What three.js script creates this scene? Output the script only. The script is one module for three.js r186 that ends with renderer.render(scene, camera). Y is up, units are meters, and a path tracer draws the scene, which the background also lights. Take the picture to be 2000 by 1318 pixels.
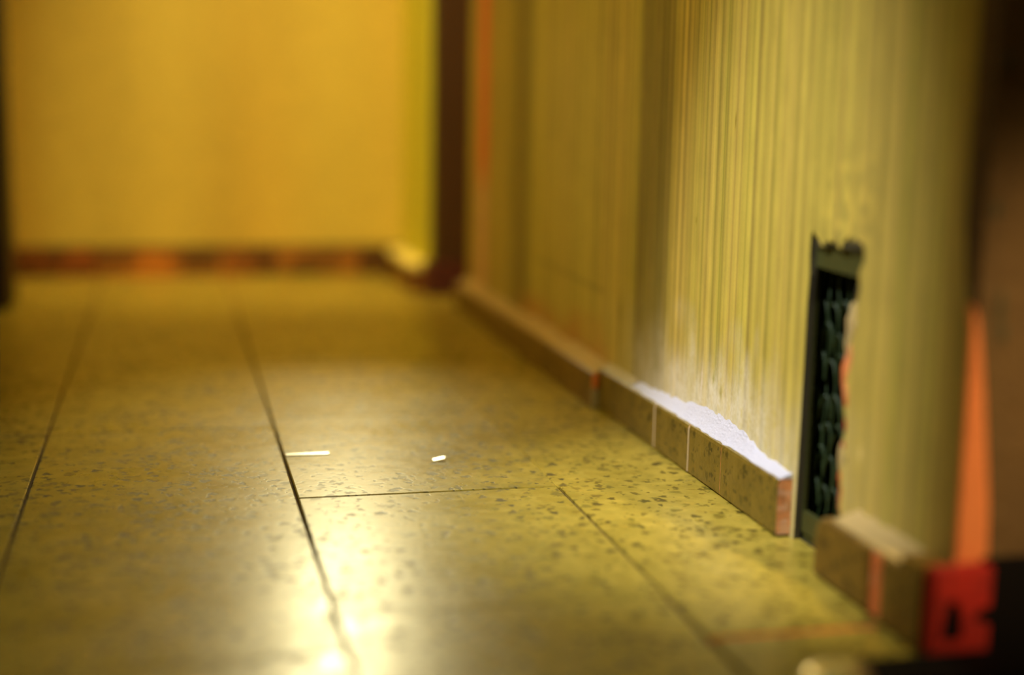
import * as THREE from 'three';
import { mergeGeometries, toCreasedNormals } from 'three/addons/utils/BufferGeometryUtils.js';
import { RoundedBoxGeometry } from 'three/addons/geometries/RoundedBoxGeometry.js';

// ------------------------------------------------------------------ camera
const scene = new THREE.Scene();
const F = 2777;                                                     // focal length in pixels of the 2000 x 1318 frame
const camera = new THREE.PerspectiveCamera(2 * Math.atan(659 / F) * 180 / Math.PI, 2000 / 1318, 0.05, 30);
camera.matrixAutoUpdate = true;
camera.quaternion.setFromRotationMatrix(new THREE.Matrix4().makeBasis(
  new THREE.Vector3(0.9723, 0.0178, 0.2330), new THREE.Vector3(0.0212, 0.9863, -0.1636), new THREE.Vector3(-0.2327, 0.1640, 0.9586)));
camera.position.set(0, 0.36, 0);
camera.focus = 1.34;
camera.userData.fStop = 1.15;

// ------------------------------------------------------------------ renderer, light
const renderer = new THREE.WebGLRenderer({ antialias: true });
renderer.toneMapping = THREE.LinearToneMapping;
renderer.toneMappingExposure = 1.0;
renderer.shadowMap.enabled = true;
scene.background = new THREE.Color(0, 0, 0);
// where the unseen lamps hang (most added to shape the light), what they point at, how strong they are (candela), their cone (degrees) and colour
const SPOTS = [
  { at: [-0.75, 2.0, -0.80], mount: [-0.75, 2.5, -0.80], to: [0.506, 0.075, -1.15], cd: 18.5, cone: 9.1, color: [0.97, 0.94, 1.06], label: 'small white ceiling spotlight aimed at the foot of the striped wall' },
  { at: [0.33, 0.82, -2.80], mount: [0.33, 0.90, -2.93], to: [0.12, 0.0, -1.20], cd: 2.7, cone: 19, color: [1.0, 0.89, 0.49], label: 'added unseen spotlight on the ochre far wall, for the streak down the corridor floor' },  // added to make the bright streak on the floor
  { at: [-0.98, 1.0, -1.55], mount: [-1.091, 1.08, -1.55], to: [0.506, 0.38, -1.70], cd: 2.4, cone: 30, color: [1.0, 0.68, 0.25], label: 'added unseen spotlight on the left wall, to brighten the striped wall' },  // added fill for the striped wall
  { at: [0.90, 1.2, 0.60], mount: [0.90, 1.28, 0.71], to: [0.560, 0.165, -0.816], cd: 11.5, cone: 5.8, color: [1.0, 0.76, 0.42], label: 'added unseen spotlight near the entrance, to brighten the corner of the striped wall' },  // added to brighten the broken corner
  { at: [0.12, 2.4, -1.50], mount: [0.12, 2.5, -1.50], to: [0.24, 0.22, -2.93], cd: 17, cone: 16, color: [1.0, 0.74, 0.30], label: 'added unseen spotlight over the corridor, to light the ochre wall through the doorway' },  // added to light the far wall but not the corridor floor
];
const BULBS = [
  { at: [0.14, 2.4, -2.71], cd: 4.0, color: [1.0, 0.74, 0.32], label: 'round glass ceiling lamp in the passage behind the doorway' },
  { at: [-0.35, 1.65, -0.70], cd: 0.55, color: [0.95, 1.0, 0.70], label: 'added unseen pendant lamp on a thin rod, to fill the near corridor floor' },  // added fill for the near floor
];

// ------------------------------------------------------------------ helpers
function rng(seed) { let s = seed >>> 0; return () => { s = (s + 0x6D2B79F5) | 0; let t = Math.imul(s ^ (s >>> 15), 1 | s); t = (t + Math.imul(t ^ (t >>> 7), 61 | t)) ^ t; return ((t ^ (t >>> 14)) >>> 0) / 4294967296; }; }
const hash = (x, y, s) => { let h = Math.imul(x, 374761393) ^ Math.imul(y, 668265263) ^ Math.imul(s, 2246822519); h = Math.imul(h ^ (h >>> 13), 1274126177); return ((h ^ (h >>> 16)) >>> 0) / 4294967296; };
const mod = (a, n) => ((a % n) + n) % n;
function noise(x, y, px, py, s) {                                   // value noise that repeats after px, py cells
  const xi = Math.floor(x), yi = Math.floor(y), fx = x - xi, fy = y - yi, u = fx * fx * (3 - 2 * fx), v = fy * fy * (3 - 2 * fy);
  const x0 = mod(xi, px), x1 = mod(xi + 1, px), y0 = mod(yi, py), y1 = mod(yi + 1, py);
  return (hash(x0, y0, s) * (1 - u) + hash(x1, y0, s) * u) * (1 - v) + (hash(x0, y1, s) * (1 - u) + hash(x1, y1, s) * u) * v;
}
const clamp = (x, a = 0, b = 1) => Math.min(b, Math.max(a, x));
const smooth = (a, b, x) => { const t = clamp((x - a) / (b - a)); return t * t * (3 - 2 * t); };
const mix = (a, b, t) => a + (b - a) * t;
const toByte = c => Math.round(255 * clamp(c <= 0.0031308 ? c * 12.92 : 1.055 * c ** (1 / 2.4) - 0.055));
function texture(w, h, fn, color = true) {                          // fn(u, v, out) gives linear values
  const d = new Uint8Array(w * h * 4), o = [0, 0, 0];
  for (let j = 0; j < h; j++) for (let i = 0; i < w; i++) {
    fn((i + 0.5) / w, (j + 0.5) / h, o);
    const k = (j * w + i) * 4;
    for (let c = 0; c < 3; c++) d[k + c] = color ? toByte(o[c]) : Math.round(255 * clamp(o[c]));
    d[k + 3] = 255;
  }
  const t = new THREE.DataTexture(d, w, h);
  t.wrapS = t.wrapT = THREE.RepeatWrapping; t.magFilter = t.minFilter = THREE.LinearFilter;
  if (color) t.colorSpace = THREE.SRGBColorSpace;
  t.needsUpdate = true;
  return t;
}
function sized(t, sx, sy, ox = 0, oy = 0) { const c = t.clone(); c.repeat.set(1 / sx, 1 / sy); c.offset.set(ox, oy); c.needsUpdate = true; return c; }
const std = (rgb, roughness, more = {}) => new THREE.MeshStandardMaterial({ color: new THREE.Color().setRGB(...rgb), roughness, ...more });
const phys = (rgb, roughness, more = {}) => new THREE.MeshPhysicalMaterial({ color: new THREE.Color().setRGB(...rgb), roughness, ...more });

const taken = {};
const numbered = name => { const n = taken[name] = (taken[name] ?? -1) + 1; return n ? `${name}_${String(n).padStart(3, '0')}` : name; };
function put(name, geometry, material, parent = scene) {
  const m = new THREE.Mesh(geometry, material); m.castShadow = m.receiveShadow = true;
  m.name = parent === scene ? numbered(name) : name; parent.add(m); return m;
}
function structure(name) { const g = new THREE.Group(); g.name = name; g.userData = { kind: 'structure' }; scene.add(g); return g; }
function structMesh(name, geometry, material) { const m = put(name, geometry, material); m.userData = { kind: 'structure' }; return m; }
function thing(name, label, category, [x, y, z], group) {
  const g = new THREE.Group(); g.name = numbered(name); g.position.set(x, y, z); g.userData = { label, category };
  if (group) g.userData.group = group;
  scene.add(g); return g;
}
function box(x0, x1, y0, y1, z0, z1) {                              // uv in metres on every side
  const g = new THREE.BoxGeometry(x1 - x0, y1 - y0, z1 - z0); g.translate((x0 + x1) / 2, (y0 + y1) / 2, (z0 + z1) / 2);
  metreUV(g); return g;
}
function metreUV(g) {
  const p = g.attributes.position, n = g.attributes.normal, uv = new Float32Array(p.count * 2);
  for (let i = 0; i < p.count; i++) {
    const ax = Math.abs(n.getX(i)), ay = Math.abs(n.getY(i)), az = Math.abs(n.getZ(i));
    if (ay > ax && ay > az) { uv[2 * i] = p.getX(i); uv[2 * i + 1] = p.getZ(i); }
    else if (ax > az) { uv[2 * i] = -p.getZ(i); uv[2 * i + 1] = p.getY(i); }
    else { uv[2 * i] = p.getX(i); uv[2 * i + 1] = p.getY(i); }
  }
  g.setAttribute('uv', new THREE.BufferAttribute(uv, 2)); return g;
}
// a solid whose outline runs along the right-hand wall: points are [distance down the corridor, height], thick in x
function wallSlab(points, x0, x1, bevel = 0, holes = []) {
  const s = new THREE.Shape(points.map(p => new THREE.Vector2(p[0], p[1])));
  for (const h of holes) s.holes.push(new THREE.Path(h.map(p => new THREE.Vector2(p[0], p[1]))));
  const g = new THREE.ExtrudeGeometry(s, { depth: x1 - x0 - 2 * bevel, bevelEnabled: bevel > 0, bevelSize: bevel, bevelThickness: bevel, bevelOffset: -bevel, bevelSegments: 2, curveSegments: 6 });
  g.translate(0, 0, bevel); g.rotateY(Math.PI / 2); g.translate(x0, 0, 0); return g;
}
// a solid whose section [x, y] is drawn out along z
function run(section, z0, z1) {
  const g = new THREE.ExtrudeGeometry(new THREE.Shape(section.map(p => new THREE.Vector2(p[0], p[1]))), { depth: z1 - z0, bevelEnabled: false });
  g.translate(0, 0, z0); return g;
}

// ------------------------------------------------------------------ textures
const R = rng(7);
// stone-chip pattern, 0.5 m square: a brightness map around 1 with dark and light chips
const CH = 1024, chip = new Float32Array(CH * CH), chipTone = new Float32Array(CH * CH);
for (let j = 0; j < CH; j++) for (let i = 0; i < CH; i++) {
  const u = i / CH, v = j / CH;
  chip[j * CH + i] = 0.70 + 0.24 * noise(u * 7, v * 7, 7, 7, 1) + 0.40 * noise(u * 40, v * 40, 40, 40, 2) + 0.16 * noise(u * 150, v * 150, 150, 150, 3);
}
for (let k = 0; k < 4200; k++) {
  const cx = R() * CH, cy = R() * CH, big = R() ** 2.2, a = 3 + 12 * big, b = a * (0.45 + 0.5 * R()), th = R() * 6.28, dark = R() < 0.6;
  const tone = dark ? mix(0.14, 0.80, R() ** 0.8) : mix(1.02, 1.22, R()), warm = (R() - 0.5), p1 = R() * 6, p2 = R() * 6, r = Math.ceil(a * 1.4);
  for (let y = -r; y <= r; y++) for (let x = -r; x <= r; x++) {
    const lx = (x * Math.cos(th) + y * Math.sin(th)) / a, ly = (-x * Math.sin(th) + y * Math.cos(th)) / b, ang = Math.atan2(ly, lx);
    const e = Math.hypot(lx, ly) / (1 + 0.18 * Math.sin(3 * ang + p1) + 0.12 * Math.sin(5 * ang + p2)), w = 1 - smooth(0.5, 1.08, e);
    if (w <= 0) continue;
    const q = mod(Math.round(cy) + y, CH) * CH + mod(Math.round(cx) + x, CH);
    chip[q] = mix(chip[q], tone * (0.9 + 0.2 * hash(q, k, 5)), w); chipTone[q] = mix(chipTone[q], warm, w);
  }
}
const chipAt = (u, v) => { const q = mod(Math.floor(v * CH), CH) * CH + mod(Math.floor(u * CH), CH); return [chip[q], chipTone[q]]; };
const terrazzo = texture(CH, CH, (u, v, o) => {
  const [c, w] = chipAt(u, v);
  o[0] = 0.36 * c * (1 + 0.10 * w); o[1] = 0.285 * c * (1 - 0.02 * w); o[2] = 0.034 * c ** 1.5 * (1 - 0.2 * w);
});
const terrazzoRough = texture(1024, 1024, (u, v, o) => {
  const n = noise(u * 9, v * 9, 9, 9, 21) * 0.5 + noise(u * 60, v * 60, 60, 60, 22) * 0.5;
  const [c] = chipAt(u, v); o[0] = o[1] = o[2] = 0.70 + 0.3 * (n - 0.5) + 0.3 * (1 - smooth(0.45, 0.95, c));
}, false);
const chipBump = texture(CH, CH, (u, v, o) => { const [c] = chipAt(u, v); o[0] = o[1] = o[2] = clamp(0.15 + 0.6 * c + 0.1 * (noise(u * 220, v * 220, 220, 220, 35) - 0.5)); }, false);
const grain = texture(512, 512, (u, v, o) => {
  const n = 0.4 * noise(u * 12, v * 12, 12, 12, 31) + 0.35 * noise(u * 60, v * 60, 60, 60, 32) + 0.25 * noise(u * 200, v * 200, 200, 200, 33);
  o[0] = o[1] = o[2] = n;
}, false);

// striped wall covering: 1.8 m along the wall (0.80 to 2.60 m from the camera), 0.6 m up
const W0 = 0.80, WL = 1.8, WH = 0.6;
const lines = [];
{ const r = rng(41); for (let a = W0, k = 0; a < W0 + WL; k++) { lines.push([a, k % 2 ? 0.0009 + 0.0012 * r() : 0.0016 + 0.0016 * r(), k % 2 ? (r() < 0.5 ? -1 : 1) * (0.05 + 0.10 * r()) : -(0.12 + 0.20 * r()), r() - 0.5]); a += 0.0055 + 0.0035 * r(); } }
{ const r = rng(43); for (let a = W0 + 0.005; a < W0 + WL;) { lines.push([a, 0.0030 + 0.0022 * r(), -(0.13 + 0.17 * r()), (r() - 0.5) * 0.8]); a += 0.0165 + 0.009 * r(); } }
const NW = 2048, lum = new Float32Array(NW), hue = new Float32Array(NW);
for (let i = 0; i < NW; i++) {
  const a = W0 + WL * (i + 0.5) / NW; let l = 1, h = 0;
  for (const [p, w, k, t] of lines) { const d = Math.abs(a - p); if (d < 3 * w) { const e = Math.exp(-((d / w) ** 2)); l += k * e; h += t * e * 0.7; } }
  const broad = noise(a * 21, 0, 4096, 4096, 51) - 0.5, mid = noise(a * 60, 3, 4096, 4096, 52) - 0.5;
  lum[i] = l * (1 + 0.12 * broad + 0.16 * mid); hue[i] = h + 0.5 * (noise(a * 35, 9, 4096, 4096, 53) - 0.5);
}
const marks = [                                                     // scuffs: distance, height, half length, half height, depth
  [1.2318, 0.346, 0.0012, 0.007, 0.6], [1.322, 0.247, 0.001, 0.004, 0.55], [1.554, 0.122, 0.004, 0.016, 0.55], [1.556, 0.085, 0.003, 0.03, 0.4], [0.9581, 0.101, 0.003, 0.006, -0.4],
  [1.26, 0.10, 0.002, 0.006, 0.4], [1.34, 0.11, 0.001, 0.02, -0.5], [1.395, 0.13, 0.001, 0.03, -0.5], [1.405, 0.17, 0.001, 0.03, -0.35], [1.29, 0.095, 0.0012, 0.016, -0.5], [1.24, 0.09, 0.003, 0.006, 0.35],
];
const wallpaper = texture(NW, 1024, (u, v, o) => {
  const a = W0 + WL * u, y = WH * v, wob = Math.round(NW / WL * 0.0022 * (noise(y * 5, 1, 4096, 4096, 61) - 0.5 + 0.3 * (noise(y * 30, a * 2, 4096, 4096, 62) - 0.5)));
  const i = clamp(Math.floor(u * NW) + wob, 0, NW - 1);
  const fade = 0.60 + 0.7 * noise(a * 15, y * 9, 4096, 4096, 63);   // the stripes are worn in places
  let l = 1 + (lum[i] - 1) * fade, h = hue[i];
  l *= 0.93 + 0.14 * noise(a * 90, y * 40, 4096, 4096, 64) + 0.06 * (noise(a * 600, y * 500, 4096, 4096, 65) - 0.5);
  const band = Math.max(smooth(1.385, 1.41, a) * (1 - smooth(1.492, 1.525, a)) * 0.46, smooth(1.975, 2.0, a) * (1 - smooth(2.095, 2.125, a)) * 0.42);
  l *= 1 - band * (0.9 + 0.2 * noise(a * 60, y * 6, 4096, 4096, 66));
  let r = 0.59 * l * (1 + 0.10 * h), g = 0.475 * l * (1 - 0.05 * h), b = 0.075 * l * (1 + 0.3 * h);
  // browner towards the near corner
  const cornerTint = (1 - smooth(0.825, 0.885, a + 0.012 * (noise(y * 9, 2, 99, 99, 72) - 0.5))) * 0.75; r *= 1 - 0.42 * cornerTint; g *= 1 - 0.58 * cornerTint; b *= 1 - 0.6 * cornerTint;
  // reddish stripe near the far end, its paint gone at the top
  const red = smooth(2.262, 2.285, a) * (1 - smooth(2.335, 2.36, a)), top = smooth(0.20, 0.30, y + 0.03 * noise(a * 40, y * 20, 99, 99, 67));
  r = mix(r, mix(0.78, 0.90, top), 0.9 * red); g = mix(g, mix(0.45, 0.17, top), 0.9 * red); b = mix(b, mix(0.20, 0.05, top), 0.9 * red);
  // brick-red dust above the skirting further back
  const dust = (1 - smooth(0.055, 0.105, y + 0.03 * (noise(a * 30, y * 30, 99, 99, 68) - 0.5))) * smooth(1.56, 1.64, a) * (1 - smooth(1.95, 2.1, a)) * 0.75;
  r = mix(r, 0.50, dust); g = mix(g, 0.24, dust); b = mix(b, 0.045, dust);
  // old hairline running down to the right
  const line = Math.abs(y - (0.14 - 0.012 * (1.91 - a) / 0.29 * 0.35)) < 0.0035 && a > 1.62 && a < 1.95 ? 0.22 : 0; r *= 1 - line; g *= 1 - line; b *= 1 - line;
  // plaster dust specks plus the pool of lamp light, painted pale above the fillet
  const da = (a - 1.275) / 0.20, dustAndPool = Math.exp(-da * da) * (1 - smooth(0.055, 0.16, y + 0.05 * (noise(a * 50, y * 25, 99, 99, 69) - 0.5)));
  const dd = clamp(dustAndPool * (0.42 + 0.35 * noise(a * 160, y * 110, 999, 999, 70) + 0.35 * noise(a * 420, y * 380, 999, 999, 73)), 0, 0.85);
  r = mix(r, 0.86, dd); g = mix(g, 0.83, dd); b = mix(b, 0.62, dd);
  // crumpled patch above the opening
  const pa = (a - 1.0) / 0.045, py = (y - 0.285) / 0.035, patch = Math.exp(-(pa * pa + py * py)) * (noise(a * 130, y * 130, 999, 999, 71) - 0.45) * 0.9;
  r *= 1 + patch; g *= 1 + patch * 0.9; b *= 1 + patch * 0.6;
  for (const [ma, my, wa, wy, k] of marks) { const e = ((a - ma + (y - my) * 0.06) / wa) ** 2 + ((y - my) / wy) ** 2; if (e < 4) { const s = 1 - k * Math.exp(-e); r *= s; g *= s; b *= s * s; } }
  o[0] = clamp(r, 0.01, 0.92); o[1] = clamp(g, 0.01, 0.9); o[2] = clamp(b, 0.005, 0.88);
});
wallpaper.wrapT = THREE.MirroredRepeatWrapping;
const wallBump = texture(NW, 64, (u, v, o) => { const i = clamp(Math.floor(u * NW), 0, NW - 1); o[0] = o[1] = o[2] = 0.5 + 0.9 * (lum[i] - 1) + 0.12 * (noise(u * 1500, v * 30, 1500, 30, 81) - 0.5); }, false);
// ochre paint of the far wall, 1.5 m square, in uneven upright brush bands
const ochre = texture(512, 512, (u, v, o) => {
  const n = noise(u * 14, v * 1.999, 14, 2, 91), m = noise(u * 5, v * 4, 5, 4, 92), f = noise(u * 120, v * 80, 120, 80, 93);
  const l = 0.80 + 0.24 * n + 0.10 * m + 0.10 * f, h = noise(u * 9, v * 1.999, 9, 2, 94) - 0.5;
  o[0] = 0.70 * l; o[1] = 0.51 * l * (1 - 0.14 * h); o[2] = 0.075 * l * (1 - 0.3 * h);
});
// plaster on the corner, its shade put into the colour, with dents and stains
const shadedPlaster = texture(512, 512, (u, v, o) => {
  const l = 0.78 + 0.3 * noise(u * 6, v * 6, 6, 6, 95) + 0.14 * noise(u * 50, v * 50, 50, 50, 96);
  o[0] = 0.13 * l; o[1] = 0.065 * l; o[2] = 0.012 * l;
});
const marble = texture(1024, 512, (u, v, o) => {                    // 1 m x 0.5 m of mottled red-brown stone
  const n = noise(u * 22, v * 11, 22, 11, 101), m = noise(u * 60, v * 30, 60, 30, 102), k = smooth(0.35, 0.8, n * 0.65 + m * 0.35);
  o[0] = mix(0.16, 0.55, k); o[1] = mix(0.075, 0.20, k); o[2] = mix(0.022, 0.035, k);
});
const clayTex = texture(512, 512, (u, v, o) => {                    // 0.12 m square of broken fired clay
  const n = noise(u * 10, v * 10, 10, 10, 111), m = noise(u * 34, v * 34, 34, 34, 112), pale = smooth(0.62, 0.85, noise(u * 14, v * 14, 14, 14, 113)), l = 0.55 + 0.5 * n + 0.35 * m;
  o[0] = mix(0.72 * l, 0.85, pale * 0.5); o[1] = mix(0.30 * l, 0.58, pale * 0.5); o[2] = mix(0.10 * l, 0.34, pale * 0.5);
});
const woodTex = texture(256, 1024, (u, v, o) => {
  const n = noise(u * 40 + 2 * noise(u * 3, v * 6, 3, 6, 121), v * 6, 40, 6, 122), l = 0.7 + 0.6 * n;
  o[0] = 0.105 * l; o[1] = 0.048 * l; o[2] = 0.012 * l;
});

// ------------------------------------------------------------------ materials
const CHIP_M = 0.5;
const M = {
  tile: [0, 1, 2].map(k => phys([1 - 0.03 * k, 1 - 0.03 * k, 1 - 0.02 * k], 0.46, { map: sized(terrazzo, CHIP_M, CHIP_M), roughnessMap: sized(terrazzoRough, CHIP_M, CHIP_M), bumpMap: sized(chipBump, CHIP_M, CHIP_M), bumpScale: 0.00016, clearcoat: 0.06, clearcoatRoughness: 0.3 })),
  bed: std([0.09, 0.05, 0.02], 0.95, { bumpMap: sized(grain, 0.2, 0.2), bumpScale: 0.002 }),
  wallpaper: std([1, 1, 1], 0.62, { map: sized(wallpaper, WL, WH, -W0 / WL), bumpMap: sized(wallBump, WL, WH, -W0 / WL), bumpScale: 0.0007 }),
  plaster: std([0.85, 0.89, 1.0], 0.9, { bumpMap: sized(grain, 0.03, 0.03), bumpScale: 0.0015 }),
  tanPlaster: std([0.60, 0.45, 0.16], 0.85, { bumpMap: sized(grain, 0.05, 0.05), bumpScale: 0.0012 }),
  clay: std([1, 1, 1], 0.95, { map: sized(clayTex, 0.12, 0.12), bumpMap: sized(grain, 0.05, 0.05), bumpScale: 0.002 }),
  bareBrick: std([0.93, 0.26, 0.065], 0.9, { bumpMap: sized(grain, 0.04, 0.04), bumpScale: 0.002 }),
  bareClay: std([1.25, 1.30, 1.40], 0.95, { map: sized(clayTex, 0.09, 0.09), bumpMap: sized(grain, 0.05, 0.05), bumpScale: 0.002 }),
  redClay: std([0.68, 0.042, 0.016], 0.9, { map: sized(clayTex, 0.12, 0.12), bumpMap: sized(grain, 0.05, 0.05), bumpScale: 0.002 }),
  orange: std([1.1, 0.72, 0.42], 0.95, { map: sized(clayTex, 0.2, 0.2), bumpMap: sized(grain, 0.05, 0.05), bumpScale: 0.0012 }),
  skirt: std([0.42, 0.36, 0.28], 0.42, { map: sized(terrazzo, 0.42, 0.42), bumpMap: sized(grain, 0.2, 0.2), bumpScale: 0.0003 }),
  skirtBrown: std([0.42, 0.29, 0.17], 0.45, { map: sized(terrazzo, 0.42, 0.42), bumpMap: sized(grain, 0.2, 0.2), bumpScale: 0.0003 }),
  skirtTan: std([0.46, 0.32, 0.20], 0.5, { map: sized(terrazzo, 0.42, 0.42), bumpMap: sized(grain, 0.2, 0.2), bumpScale: 0.0003 }),
  filler: std([0.75, 0.62, 0.36], 0.9),
  paleFiller: std([0.50, 0.45, 0.26], 0.8),
  ochre: std([1, 1, 1], 0.75, { map: sized(ochre, 1.5, 1.5), bumpMap: sized(grain, 0.3, 0.3), bumpScale: 0.001 }),
  lime: std([0.82, 0.80, 0.05], 0.7, { bumpMap: sized(grain, 0.3, 0.3), bumpScale: 0.001 }),
  brown: std([1, 1, 1], 0.85, { map: sized(shadedPlaster, 0.5, 0.5), bumpMap: sized(grain, 0.15, 0.15), bumpScale: 0.003 }),
  shell: std([0.58, 0.44, 0.20], 0.85, { bumpMap: sized(grain, 0.4, 0.4), bumpScale: 0.001 }),
  ceiling: std([0.72, 0.66, 0.48], 0.9, { bumpMap: sized(grain, 0.4, 0.4), bumpScale: 0.001 }),
  marble: ['a', 'b', 'c', 'd'].map((_, k) => std([[1, 0.72, 0.6], [0.85, 0.9, 0.8], [1.1, 1.05, 0.8], [0.75, 0.7, 0.7]][k], 0.35, { map: sized(marble, 1, 0.5, 0.27 * k, 0.1 * k) })),
  lit_ledge: std([0.86, 0.74, 0.20], 0.6),
  wood: std([1, 1, 1], 0.5, { map: sized(woodTex, 0.15, 0.9), bumpMap: sized(grain, 0.1, 0.6), bumpScale: 0.0005 }),
  darkWood: std([0.020, 0.007, 0.003], 0.55, { bumpMap: sized(grain, 0.1, 0.6), bumpScale: 0.0005 }),
  redWood: std([0.13, 0.022, 0.006], 0.6, { bumpMap: sized(grain, 0.1, 0.1), bumpScale: 0.0006 }),
  greenMetal: std([0.066, 0.072, 0.013], 0.55, { metalness: 0.15, bumpMap: sized(grain, 0.08, 0.08), bumpScale: 0.0006 }),
  greenWire: std([0.014, 0.034, 0.004], 0.6),
  cavityShade: std([0.012, 0.012, 0.008], 0.95),
  crumb: std([0.10, 0.085, 0.028], 0.95, { bumpMap: sized(grain, 0.03, 0.03), bumpScale: 0.002 }),
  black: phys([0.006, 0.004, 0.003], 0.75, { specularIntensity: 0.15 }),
  brass: std([1.0, 0.90, 0.52], 0.26, { metalness: 0.6 }),
  glint: std([0.9, 0.88, 0.8], 0.25),
  white: std([0.85, 0.85, 0.86], 0.5),
};
const bend = (g, amp, freq, seed) => {                              // rough, broken surface
  const p = g.attributes.position;
  for (let i = 0; i < p.count; i++) {
    const x = p.getX(i), y = p.getY(i), z = p.getZ(i), k = 1 + amp * (noise(x * freq + 50, y * freq + 50 + z * freq * 0.7, 9999, 9999, seed) - 0.5) * 2;
    p.setXYZ(i, x * k, y * k, z * k);
  }
  g.computeVertexNormals(); return g;
};

// ------------------------------------------------------------------ the room
const XW = 0.506, ZE = -0.816;                                      // face of the striped wall; its near end
const H = 2.5, XL = -1.091, XR = 1.313, ZN = 0.71, ZF = -2.93;
const FT = 0.010;                                                   // floor tiles are 10 mm thick on a mortar bed

// floor: a bed with every tile on it
const floor = structure('floor');
put('mortar_bed', box(XL - 0.1, XR + 0.1, -0.12, -0.0035, ZF - 0.1, ZN + 0.1), M.bed, floor);
{
  const r = rng(11), cols = [XL, -0.851, -0.611, -0.371, -0.131, 0.108, 0.353, 0.593, 0.833, 1.073, XR], P = 0.3335;
  const first = [-0.82, -0.60, -0.70, -0.887, -0.889, -0.954, -0.868, -0.84, -0.92, -0.80, -0.9];
  const wideJoint = [0.0016, 0.0016, 0.0016, 0.0022, 0.0030, 0.0026, 0.0022, 0.0016, 0.0016, 0.0016, 0.0016];
  function tileGeometry(x0, x1, z0, z1, top, ou, ov, tilt) {
    const c = 0.0009, y = (x, z) => top + tilt[0] * (x - (x0 + x1) / 2) + tilt[1] * (z - (z0 + z1) / 2), P3 = [], UV = [];
    const ring = (e, dy) => [[x0 + e, z1 - e], [x1 - e, z1 - e], [x1 - e, z0 + e], [x0 + e, z0 + e]].map(([x, z]) => [x, y(x, z) + dy, z]);
    const A = ring(c, 0), B = ring(0, -c), C = ring(0, -FT);
    const quad = (a, b, d, e) => { for (const p of [a, b, d, a, d, e]) { P3.push(...p); UV.push(p[0] + ou, p[2] + ov); } };
    quad(A[0], A[1], A[2], A[3]);
    for (let i = 0; i < 4; i++) { const k = (i + 1) % 4; quad(B[i], B[k], A[k], A[i]); quad(C[i], C[k], B[k], B[i]); }
    const g = new THREE.BufferGeometry();
    g.setAttribute('position', new THREE.Float32BufferAttribute(P3, 3)); g.setAttribute('uv', new THREE.Float32BufferAttribute(UV, 2));
    g.computeVertexNormals(); return g;
  }
  for (let c = 0; c < cols.length - 1; c++) {
    let joints = [];
    const L = c === 4 ? 2 * P : P;
    for (let z = first[c] + 6 * L; z > ZF - L; z -= L) joints.push(z);
    if (c === 5) joints = joints.map(z => Math.abs(z + 1.2875) < 0.03 ? -1.2622 : Math.abs(z + 1.621) < 0.03 ? -1.596 : Math.abs(z + 1.9545) < 0.03 ? -1.930 : z);
    if (c === 6) joints = joints.map(z => Math.abs(z + 1.2015) < 0.03 ? -1.2600 : Math.abs(z + 1.535) < 0.03 ? -1.596 : Math.abs(z + 1.8685) < 0.03 ? -1.931 : z);
    for (let k = 0; k < joints.length - 1; k++) {
      let z1 = Math.min(joints[k], ZN), z0 = Math.max(joints[k + 1], ZF), x0 = cols[c], x1 = cols[c + 1];
      if (z1 - z0 < 0.02) continue;
      // joints open wide enough to be seen, the others butt
      const gap = z => [-1.2622, -1.930, -1.931, -0.868].some(q => Math.abs(z - q) < 0.002) || (c <= 3 && Math.abs(z + 1.554) < 0.003) ? (Math.abs(z + 0.868) < 0.002 ? 0.008 : Math.abs(z + 1.2622) < 0.002 ? 0.0028 : 0.005) : Math.abs(z + 0.889) < 0.001 && c === 4 ? 0.0014 : c >= 4 && c <= 6 ? 0.0001 : 0.0005;
      const gz1 = gap(z1) / 2, gz0 = gap(z0) / 2, gx0 = wideJoint[c] / 2, gx1 = wideJoint[c + 1] / 2;
      if (c >= 7 && z0 < ZE) {                                      // the block of the right-hand wall stands here
        if (z1 <= ZE + 0.01) continue; z0 = ZE + 0.001;
      }
      const far = z1 < -1.2 ? 0.0001 : z1 < -0.94 ? 0.0006 : 0.0026, tight = c === 5 ? far : gx1, tight0 = c === 6 ? far : gx0;
      put('floor_tile', tileGeometry(x0 + tight0, x1 - tight, z0 + gz0, z1 - gz1, (c >= 4 && c <= 6 ? 0 : -0.0004) * r(), r(), r(), [(r() - 0.5) * 0.002, (r() - 0.5) * 0.002].map(t => c >= 4 && c <= 6 ? 0 : t)), M.tile[Math.floor(r() * 3)], floor);
    }
  }
}
put('joint_filler', box(0.3545, 0.4790, -0.0034, -0.0012, -0.8712, -0.8648), M.orange, floor);
put('joint_filler', box(-0.129, 0.106, -0.0034, -0.0014, -0.8905, -0.8875), M.orange, floor);
// shell of the room
structMesh('ceiling', box(XL - 0.1, XR + 0.1, H, H + 0.1, ZF - 0.1, ZN + 0.1), M.ceiling);
structMesh('wall_left', box(XL - 0.1, XL, -0.12, H, ZF - 0.1, ZN + 0.1), M.shell);
structMesh('wall_near', box(XL, XR, -0.12, H, ZN, ZN + 0.1), M.shell);
structMesh('wall_side', box(XR, XR + 0.1, -0.12, H, ZE - 0.1, ZN + 0.1), M.shell);
structMesh('wall_far', box(XL, 0.62, -0.12, H, ZF - 0.1, ZF), M.ochre);
structMesh('wall_passage', box(0.470, 0.62, -0.0034, H, ZF, -2.625), M.lime);

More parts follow.
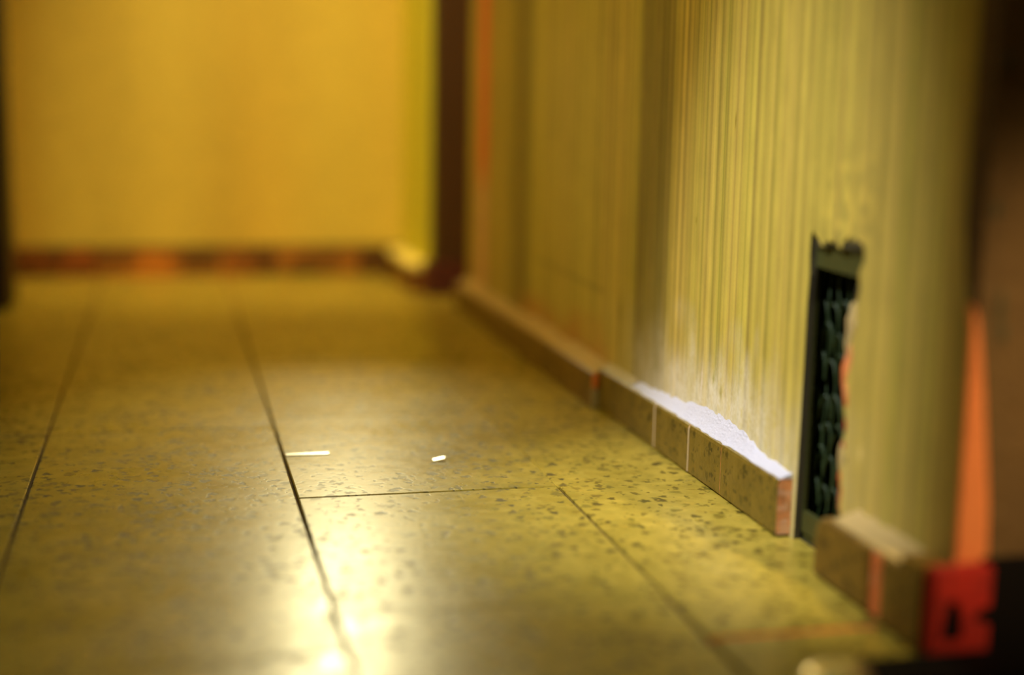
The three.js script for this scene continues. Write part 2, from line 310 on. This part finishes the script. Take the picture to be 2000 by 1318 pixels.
// right-hand wall: striped layer with the broken opening, masonry behind it
const wallRight = structure('wall_right');
const HT = 0.2575;
{
  const r = rng(77), edge = [];
  // outline of the wall from its near end, with the opening cut up from the floor
  edge.push([0.834, H], [0.834, 0.285], [0.828, 0.25], [0.8196, 0.215], [0.8196, 0.0]);
  edge.push([0.979, 0.0], [0.980, 0.040], [0.9862, 0.050], [0.9850, 0.062], [0.9885, 0.074], [0.9850, 0.090], [0.9870, 0.104], [0.9828, 0.117], [0.9885, 0.128], [0.9905, 0.142], [0.9850, 0.158], [0.9800, 0.170], [0.9830, 0.183], [0.9770, 0.196], [0.9785, 0.212], [0.9735, 0.224], [0.9765, 0.236], [0.9700, 0.247], [0.9712, 0.2565]);
  for (let a = 0.9755; a < 1.060; a += 0.0042) edge.push([a, HT + 0.004 + (r() - 0.55) * 0.009 - (a > 1.0 && a < 1.045 ? 0.004 : 0) - 0.004 * (a - 0.972) / 0.09]);
  edge.push([1.0625, 0.2565], [1.0628, 0.24], [1.0612, 0.225], [1.0630, 0.20], [1.0634, 0.15], [1.0640, 0.10], [1.0650, 0.05], [1.0665, 0.0]);
  edge.push([2.42, 0.0], [2.42, H]);
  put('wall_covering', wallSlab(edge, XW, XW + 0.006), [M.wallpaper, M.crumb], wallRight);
  const back = XW + 0.0062;
  put('masonry', mergeGeometries([
    box(back, 0.70, -0.0034, H, -2.42, -1.17), box(back, 0.70, 0.262, H, -1.17, -0.955), box(back, 0.70, -0.0034, H, -0.955, ZE - 0.0125),
    box(0.60, 0.70, -0.0034, 0.262, -1.17, -0.955), box(0.56, 0.70, -0.0034, H, ZF, -2.42)]), [M.clay][0], wallRight);
  put('shade_lining', mergeGeometries([
    box(0.594, 0.5995, 0.0, 0.2615, -1.1695, -0.9555), box(back, 0.594, 0.0, 0.2615, -1.1695, -1.166), box(back, 0.594, 0.2585, 0.2615, -1.166, -0.9555), box(back, 0.594, 0.0, 0.2585, -0.9585, -0.9555), box(back, 0.594, -0.0034, 0.0005, -1.166, -0.9585)]), M.cavityShade, wallRight);  // near-black lining, the cavity shade put into its colour
  // broken bits of brick and mortar along the edge of the opening: distance, height, sizes, material
  const bits = [
    [0.9885, 0.2005, 0.0075, 0.017, M.tanPlaster], [0.9955, 0.183, 0.006, 0.020, M.tanPlaster], [0.9905, 0.168, 0.006, 0.014, M.orange], [0.9960, 0.155, 0.008, 0.020, M.orange], [0.9915, 0.142, 0.007, 0.018, M.orange],
    [0.9900, 0.118, 0.004, 0.014, M.redClay], [0.9905, 0.101, 0.0055, 0.007, M.redClay], [0.9945, 0.088, 0.0055, 0.016, M.tanPlaster], [0.9935, 0.074, 0.0055, 0.014, M.orange], [0.9915, 0.060, 0.005, 0.016, M.orange], [0.9860, 0.088, 0.003, 0.012, M.crumb], [0.982, 0.218, 0.004, 0.012, M.crumb],
  ];
  bits.forEach(([a0, y, sa, sy, m], k) => { const a = a0 - 0.0045; const g = bend(new THREE.IcosahedronGeometry(1, 2), 0.28, 1.7, 300 + k); g.scale(0.005, sy, sa); g.translate(XW + 0.0045, y, -a); put('brick_fragment', metreUV(g), m, wallRight); });
  const crumbs = [[1.052, 0.2545, 0.0075, 0.0065], [1.036, 0.2525, 0.006, 0.0045], [1.020, 0.2545, 0.007, 0.0055], [1.004, 0.2530, 0.006, 0.004], [0.9905, 0.2575, 0.0085, 0.0075], [0.979, 0.2575, 0.006, 0.006]];
  crumbs.forEach(([a, y, sa, sy], k) => { const g = bend(new THREE.IcosahedronGeometry(1, 2), 0.3, 1.9, 400 + k); g.scale(0.006, sy, sa); g.translate(XW + 0.0065, y, -a); put('mortar_crumb', metreUV(g), M.crumb, wallRight); });
  // the near end of the wall: plaster coloured dark for its shade, its corner rounded, broken away to the brick in a long wedge low down
  const end = new THREE.Shape();
  const wedge = [[XW, 0.063], [XW + 0.0225, 0.063], [XW + 0.0205, 0.10], [XW + 0.0155, 0.14], [XW + 0.0105, 0.18], [XW + 0.0055, 0.212], [XW + 0.003, 0.224]];
  end.moveTo(XW + 0.0225, 0.0); end.lineTo(XR, 0.0); end.lineTo(XR, H); end.lineTo(XW + 0.003, H);
  for (let k = wedge.length - 1; k >= 1; k--) end.lineTo(wedge[k][0], wedge[k][1]);
  const round = new THREE.Shape(); round.moveTo(XW + 0.0002, 0.836); round.lineTo(XW + 0.0002, 0.832); round.absarc(XW + 0.0142, 0.830, 0.014, Math.PI, Math.PI * 1.5, false); round.lineTo(XW + 0.030, 0.816); round.lineTo(XW + 0.030, 0.836);
  const rg = new THREE.ExtrudeGeometry(round, { depth: H - 0.222, bevelEnabled: false, curveSegments: 10 }); rg.rotateX(-Math.PI / 2); rg.scale(1, 1, 1); rg.translate(0, 0.222, 0);
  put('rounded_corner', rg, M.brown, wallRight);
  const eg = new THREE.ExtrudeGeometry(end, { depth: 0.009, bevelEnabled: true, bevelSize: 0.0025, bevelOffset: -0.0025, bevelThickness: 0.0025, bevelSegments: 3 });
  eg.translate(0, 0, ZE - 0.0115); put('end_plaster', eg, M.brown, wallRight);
  const wg = new THREE.ExtrudeGeometry(new THREE.Shape([[XW + 0.0003, 0.0], [XW + 0.026, 0.0], [XW + 0.026, 0.10], [XW + 0.012, 0.205], [XW + 0.0003, 0.235]].map(p => new THREE.Vector2(...p))), { depth: 0.0090, bevelEnabled: false });
  wg.translate(0, 0, ZE - 0.0095); put('bare_brick', wg, M.bareBrick, wallRight);
  for (const [x, y, sx, sy] of [[0.5165, 0.2965, 0.0030, 0.0055], [0.5245, 0.2330, 0.0024, 0.012], [0.5175, 0.390, 0.003, 0.005], [0.527, 0.216, 0.003, 0.006]]) {
    const g = bend(new THREE.IcosahedronGeometry(1, 2), 0.25, 1.6, 500); g.scale(sx, sy, 0.0012); g.translate(x, y, ZE + 0.0003); put('dent', metreUV(g), M.crumb, wallRight);
  }
}
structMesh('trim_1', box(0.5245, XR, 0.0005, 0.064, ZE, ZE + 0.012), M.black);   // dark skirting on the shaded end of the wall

// ------------------------------------------------------------------ skirting along the right-hand wall, tile by tile
const skirting = structure('baseboard_right');
{
  const sect = (xf, h, lift = 0.0022) => [[xf, lift], [XW - 0.0003, lift], [XW - 0.0003, h], [xf + 0.0035, h], [xf + 0.001, h - 0.0012], [xf, h - 0.004]];
  const piece = (xf, h, a0, a1, m, lift) => put('skirting_tile', run(sect(xf, h, lift), -a1, -a0), [M.bareClay, m], skirting);
  piece(0.4855, 0.042, 2.097, 2.432, M.skirtBrown, 0.001);
  piece(0.4845, 0.043, 1.590, 2.090, M.skirtBrown, 0.001);
  piece(0.4925, 0.049, 1.3872, 1.5872, M.skirt);
  piece(0.4925, 0.0495, 1.2865, 1.3850, M.skirt);
  piece(0.4930, 0.0500, 1.2015, 1.2850, M.skirt);
  piece(0.4930, 0.0505, 1.0735, 1.2008, M.skirt);
  put('joint_filler', run(sect(0.4921, 0.0485), -1.3871, -1.3851), M.filler, skirting);
  put('joint_filler', run(sect(0.4924, 0.0488), -1.2864, -1.2851), M.filler, skirting);
  put('joint_filler', run(sect(0.4860, 0.038, 0.001), -2.0965, -2.0905), M.redWood, skirting);
  put('joint_filler', run([[0.4846, 0.001], [0.4925, 0.001], [0.4925, 0.024], [0.4846, 0.024]], -1.5899, -1.5860), M.paleFiller, skirting);   // pale patch on the end of the brown tile
  const chipG = bend(new THREE.IcosahedronGeometry(1, 3), 0.22, 1.8, 610); chipG.scale(0.0045, 0.010, 0.004); chipG.translate(0.4887, 0.034, -1.5875); put('broken_edge', metreUV(chipG), M.orange, skirting);
  // the near pieces, thicker and with a worn rounded corner
  const nose = [[0.978, 0.002], [0.8885, 0.002], [0.8885, 0.051], [0.955, 0.0512], [0.966, 0.0495], [0.9735, 0.0435], [0.9768, 0.034]];
  put('skirting_tile', wallSlab(nose, 0.4802, XW - 0.0003, 0.004), [M.skirtTan, M.skirtTan], skirting);
  put('joint_filler', run(sect(0.4835, 0.0505), -0.8884, -0.8705), M.orange, skirting);
  put('skirting_tile', wallSlab([[0.8703, 0.002], [0.8425, 0.002], [0.8425, 0.0515], [0.8703, 0.0515]], 0.4802, XW - 0.0003, 0.0022), [M.skirtTan, M.skirtTan], skirting);
  // the last block: bare red clay on its end, with two holes
  const s = new THREE.Shape([[0.4825, 0.0015], [0.5240, 0.0015], [0.5240, 0.0225], [0.5160, 0.0235], [0.5130, 0.0285], [0.5160, 0.0335], [0.5240, 0.0345], [0.5240, 0.062], [0.4825, 0.062]].map(p => new THREE.Vector2(...p)));
  const hole = [[0.4885, 0.0125], [0.5045, 0.0125], [0.5030, 0.031], [0.5005, 0.0385], [0.4965, 0.0410], [0.4925, 0.0380], [0.4905, 0.030]].map(p => new THREE.Vector2(...p));
  s.holes.push(new THREE.Path(hole));
  const g = new THREE.ExtrudeGeometry(s, { depth: 0.012, bevelEnabled: true, bevelSize: 0.001, bevelOffset: -0.001, bevelThickness: 0.001, bevelSegments: 2 }); g.translate(0, 0, ZE + 0.003);
  put('end_brick', g, M.redClay, skirting);
  put('end_brick_core', mergeGeometries([box(0.4795, XW - 0.0005, 0.0015, 0.0605, -0.8420, ZE + 0.0018)]), M.skirtTan, skirting);
  const plug = new THREE.ExtrudeGeometry(new THREE.Shape(hole.map(p => p.clone().multiplyScalar(0.998).add(new THREE.Vector2(0.001, 0)))), { depth: 0.0105, bevelEnabled: false }); plug.translate(0, 0, ZE + 0.002);
  put('hole', plug, M.black, skirting);  // black plug that paints the shade inside the hole
  put('hole', box(0.5140, 0.5238, 0.0240, 0.0330, ZE + 0.002, ZE + 0.0135), M.black, skirting);  // black block that paints the shade inside the notch
  // plaster fillets on top of the skirting: [distance, front x, front height, height on the wall]
  function fillet(name, rows, m, seed) {
    const n = 5, P3 = [], I = [];
    rows.forEach(([a, xf, yf, yw], i) => {
      for (let k = 0; k <= n; k++) {
        const t = k / n, j = 1 - Math.abs(2 * t - 1);
        const w = (noise(a * 260, t * 5, 9999, 9999, seed) - 0.5) * 0.0022 * (k === 0 ? 0.4 : 1);
        P3.push(mix(xf, XW - 0.0002, t) + (k === n ? 0.0006 : 0), yf + (yw - yf) * (0.45 * t + 0.55 * t * t) + w * j + (k === n ? (noise(a * 120, 7, 9999, 9999, seed) - 0.5) * 0.006 * clamp((yw - yf) / 0.01) : 0), -a);
      }
      P3.push(XW - 0.0002, yf - 0.003, -a, xf, yf - 0.003, -a);
      if (i) for (let k = 0; k < n + 3; k++) { const L = n + 3, a0 = (i - 1) * L + k, b0 = (i - 1) * L + (k + 1) % L, a1 = a0 + L, b1 = b0 + L; I.push(a0, b0, b1, a0, b1, a1); }
    });
    const L = n + 3, last = (rows.length - 1) * L;
    for (let k = 1; k < L - 1; k++) { I.push(0, k + 1, k); I.push(last, last + k, last + k + 1); }
    const g = new THREE.BufferGeometry(); g.setAttribute('position', new THREE.Float32BufferAttribute(P3, 3)); g.setIndex(I);
        const uv = []; for (let i = 0; i < P3.length / 3; i++) uv.push(-P3[3 * i + 2], P3[3 * i] + P3[3 * i + 1]); g.setAttribute('uv', new THREE.Float32BufferAttribute(uv, 2));
    return put(name, toCreasedNormals(g, 0.7), m, skirting);
  }
  const rows = (a0, a1, n, f) => Array.from({ length: n + 1 }, (_, i) => { const a = mix(a0, a1, i / n); return [a, ...f(a, i / n)]; });
  const rise = a => 0.0535 + 0.0165 * Math.exp(-(((a - 1.255) / 0.115) ** 2)) + 0.005 * (noise(a * 45, 4, 999, 999, 8) - 0.5) * smooth(1.08, 1.14, a);
  fillet('plaster_fillet', rows(1.0738, 1.478, 100, (a, t) => [0.4945 + 0.002 * noise(a * 90, 1, 999, 999, 5), mix(0.0511, 0.0498, t), rise(a)]), M.plaster, 701).userData.label = 'chalk-white plaster heaped between tile and wall';
  fillet('plaster_fillet', rows(1.4781, 1.5868, 30, (a, t) => [0.4945 + 0.002 * noise(a * 90, 1, 999, 999, 5), 0.0496, Math.max(0.0555, rise(a) - 0.001)]), M.paleFiller, 704);
  fillet('plaster_fillet', rows(1.5905, 2.425, 60, (a, t) => [0.4868, 0.0425, 0.0500 + 0.008 * noise(a * 14, 2, 999, 999, 6)]), M.tanPlaster, 702);
  fillet('plaster_fillet', rows(0.8185, 0.9725, 46, (a, t) => [0.4840 + 0.010 * smooth(0.955, 0.9725, a), 0.0516 - 0.0085 * smooth(0.952, 0.9725, a), 0.0580 - 0.012 * smooth(0.955, 0.9725, a)]), M.tanPlaster, 703);
}

// ------------------------------------------------------------------ far skirting and the doorway
const farSkirting = structure('baseboard_far');
{
  const e = [-0.851, -0.611, -0.371, -0.1405, 0.0985, 0.212, 0.380, 0.4695];
  for (let k = 0; k < e.length - 1; k++) { const g = box(e[k] + 0.001, e[k + 1] - 0.001, 0.001, 0.054, ZF, ZF + 0.011); put('skirting_tile', g, M.marble[[1, 2, 0, 2, 3, 1, 3][k]], farSkirting); }
  put('mortar_line', box(-0.851, 0.4695, 0.0542, 0.060, ZF, ZF + 0.007), M.crumb, farSkirting);
}
const sideSkirting = structure('baseboard_passage');
put('skirting_tile', box(0.4395, 0.4697, 0.001, 0.044, -2.915, -2.63), M.marble[3], sideSkirting);
put('lit_ledge', run([[0.4380, 0.0442], [0.4698, 0.0442], [0.4698, 0.0565], [0.4440, 0.0535], [0.4385, 0.0495]], -2.915, -2.63), M.lit_ledge, sideSkirting);  // skirting top, its lamp light put into the bright yellow
structMesh('wall_doorway', mergeGeometries([box(XL, -0.395, -0.0034, H, -2.62, -2.50), box(-0.395, 0.56, 1.87, H, -2.62, -2.50)]), M.shell);
const door = structure('door_1');
put('casing', box(-0.395, -0.2640, 0.0, 1.87, -2.622, -2.485), M.darkWood, door);
put('casing', new RoundedBoxGeometry(0.0820, 1.74, 0.040, 2, 0.006).translate(0.4750 + 0.041, 0.06 + 0.87, -2.602), M.wood, door);
put('plinth_block', new RoundedBoxGeometry(0.0960, 0.062, 0.046, 2, 0.004).translate(0.4625 + 0.048, 0.0315, -2.600), M.redWood, door);
put('lintel', box(-0.2640, 0.559, 1.80, 1.87, -2.622, -2.485), M.darkWood, door);

// ------------------------------------------------------------------ the green metal grille in the opening
{
  const v = thing('wall_vent', 'dark green metal vent grille with curled bars, sunk in the ragged wall opening', 'vent', [XW + 0.0045, 0, -1.02]);
  const b = (x0, x1, y0, y1, z0, z1) => box(x0, x1, y0, y1, z0 + 1.02, z1 + 1.02);
  put('frame_rail', b(0.001, 0.006, 0.2315, 0.2515, -1.0620, -0.9740), M.greenMetal, v);
  put('frame_rail', b(0.001, 0.006, 0.0075, 0.0255, -1.0640, -0.9800), M.greenMetal, v);
  put('frame_rail', b(0.003, 0.007, 0.0015, 0.0055, -1.0640, -0.9800), M.greenMetal, v);
  put('frame_stile', b(0.0020, 0.0050, 0.0255, 0.2315, -1.0660, -1.0630), M.greenMetal, v);
  put('frame_stile', b(0.003, 0.006, 0.0255, 0.2315, -0.9900, -0.9780), M.greenMetal, v);
  const r = rng(909);
  for (let k = 0; k < 9; k++) {                                     // wavering upright bars
    const z = 1.02 - (0.995 + 0.0165 * k), pts = [];
    for (let i = 0; i <= 14; i++) { const y = 0.006 + 0.249 * i / 14; pts.push(new THREE.Vector3(0.0155 + 0.0015 * Math.sin(y * 70 + k), y, z + 0.0028 * Math.sin(y * 88 + k * 1.1))); }
    put('upright_bar', new THREE.TubeGeometry(new THREE.CatmullRomCurve3(pts), 40, 0.0013, 6), M.greenWire, v);
  }
  const leaf = new THREE.CatmullRomCurve3([[0, 0.012, -0.0125], [0, 0.0135, -0.009], [0.001, 0.009, -0.004], [0.001, -0.003, -0.0005], [0.001, -0.013, 0], [0.001, -0.003, 0.0012], [0.001, 0.008, 0.005], [0, 0.0125, 0.010]].map(p => new THREE.Vector3(...p)));
  const scroll = new THREE.TubeGeometry(leaf, 28, 0.0017, 6); scroll.scale(1.3, 1, 1);
  for (const [y, n, off] of [[0.194, 5, 0.02], [0.168, 5, 0.03], [0.148, 6, 0.02], [0.118, 6, 0.026], [0.090, 5, 0.02], [0.066, 5, 0.03], [0.042, 5, 0.02]])
    for (let k = 0; k < n; k++) { const m = put('curled_leaf', scroll, M.greenWire, v); m.position.set(0.012 + 0.002 * r(), y + 0.006 * (r() - 0.5), 1.02 - (0.985 + off + 0.0185 * k)); m.rotation.x = (r() - 0.5) * 0.4; m.scale.setScalar(0.7 + 0.3 * r()); }
}

// ------------------------------------------------------------------ loose bar and added glint slivers on the floor
{
  const t = thing('black_bar', 'black bar with a bright brass-coloured rounded tip, lying at the foot of the wall corner', 'bar', [0.394, 0.0005, -0.768]);
  const g = new RoundedBoxGeometry(0.86, 0.0105, 0.046, 3, 0.004); g.translate(0.459, 0.00525, 0); put('strip', g, M.black, t);
  const c = new THREE.SphereGeometry(0.0115, 24, 16); c.scale(2.0, 0.75, 1.7); c.translate(0.006, 0.0085, -0.001); put('tip', c, M.brass, t).userData.label = 'bright brass-coloured rounded tip';
}
{
  const g = new RoundedBoxGeometry(0.044, 0.0009, 0.0042, 1, 0.0003); g.rotateX(8.5 * Math.PI / 180); g.translate(0, 0.0010, 0);  // added sliver, tilted to the lamp in place of a glint
  const m = put('glint_sliver', g, M.glint); m.position.set(0.132, 0, -1.421); m.userData = { label: 'thin added sliver for a glint on the floor, just right of the middle tile joint', category: 'glint', group: 'glints on the floor' };
  const g2 = new RoundedBoxGeometry(0.0125, 0.0009, 0.0060, 1, 0.0003); g2.rotateX(6.5 * Math.PI / 180); g2.rotateZ(10 * Math.PI / 180); g2.translate(0, 0.0019, 0);  // second added sliver, tilted the same way for a glint
  const m2 = put('glint_sliver', g2, M.glint); m2.position.set(0.260, 0, -1.376); m2.userData = { label: 'small added glint on the floor, midway between the middle tile joint and the skirting', category: 'glint', group: 'glints on the floor' };
}

// ------------------------------------------------------------------ lamps (all out of view, several added for their light)
for (const s of SPOTS) {
  const t = thing('spotlight', s.label, 'spotlight', s.mount), at = new THREE.Vector3(...s.at), m = new THREE.Vector3(...s.mount);
  const dir = new THREE.Vector3(...s.to).sub(at).normalize(), q = new THREE.Quaternion().setFromUnitVectors(new THREE.Vector3(0, -1, 0), dir);
  const back = s.mount[1] > 2 ? new THREE.Vector3(0, -1, 0) : s.mount[2] < -2 ? new THREE.Vector3(0, 0, 1) : s.mount[2] > 0.5 ? new THREE.Vector3(0, 0, -1) : new THREE.Vector3(1, 0, 0);
  const plate = put('mounting_plate', new THREE.CylinderGeometry(0.045, 0.045, 0.018, 24).translate(0, -0.009, 0), M.white, t);
  plate.quaternion.setFromUnitVectors(new THREE.Vector3(0, -1, 0), back);
  const rel = at.clone().sub(m), knee = back.clone().multiplyScalar(rel.dot(back));
  put('stem', new THREE.TubeGeometry(new THREE.CatmullRomCurve3([back.clone().multiplyScalar(0.012), back.clone().multiplyScalar(0.04), knee.clone().lerp(rel, 0.45), rel.clone().addScaledVector(dir, -0.045)]), 16, 0.007, 8), M.white, t);
  const can = put('shade', new THREE.LatheGeometry([[0.0, 0.055], [0.022, 0.052], [0.034, 0.03], [0.038, -0.035], [0.035, -0.035], [0.031, 0.028], [0, 0.045]].map(p => new THREE.Vector2(...p)), 28), M.white, t);
  can.quaternion.copy(q); can.position.copy(rel);
  const bulb = put('bulb', new THREE.SphereGeometry(0.022, 20, 14), std([0.9, 0.9, 0.85], 0.4, { emissive: new THREE.Color().setRGB(...s.color), emissiveIntensity: 1 }), can);
  bulb.position.set(0, -0.005, 0);
  const l = new THREE.SpotLight(new THREE.Color().setRGB(...s.color), s.cd, 0, s.cone * Math.PI / 180, 1, 2);
  l.position.copy(at).addScaledVector(dir, 0.03); l.target.position.set(...s.to); l.castShadow = true; l.shadow.radius = 1.5; l.shadow.mapSize.set(1024, 1024); l.shadow.camera.near = 0.05;
  scene.add(l, l.target);
}
for (const s of BULBS) {
  const t = thing('ceiling_lamp', s.label, 'ceiling lamp', [s.at[0], H, s.at[2]]);
  put('base', new THREE.CylinderGeometry(0.07, 0.075, 0.02, 32).translate(0, -0.01, 0), M.white, t);
  if (s.at[1] < H - 0.3) put('rod', new THREE.CylinderGeometry(0.006, 0.006, H - s.at[1] - 0.06, 10).translate(0, -(H - s.at[1] - 0.06) / 2 - 0.01, 0), M.white, t);
  put('globe', new THREE.SphereGeometry(0.075, 28, 18).translate(0, s.at[1] - H, 0), std([0.9, 0.88, 0.8], 0.4, { emissive: new THREE.Color().setRGB(...s.color), emissiveIntensity: 0.4 }), t);
  const l = new THREE.PointLight(new THREE.Color().setRGB(...s.color), s.cd, 0, 2);
  l.position.set(...s.at); l.castShadow = true; l.shadow.radius = 6; l.shadow.camera.near = 0.08; scene.add(l);
}

renderer.render(scene, camera);
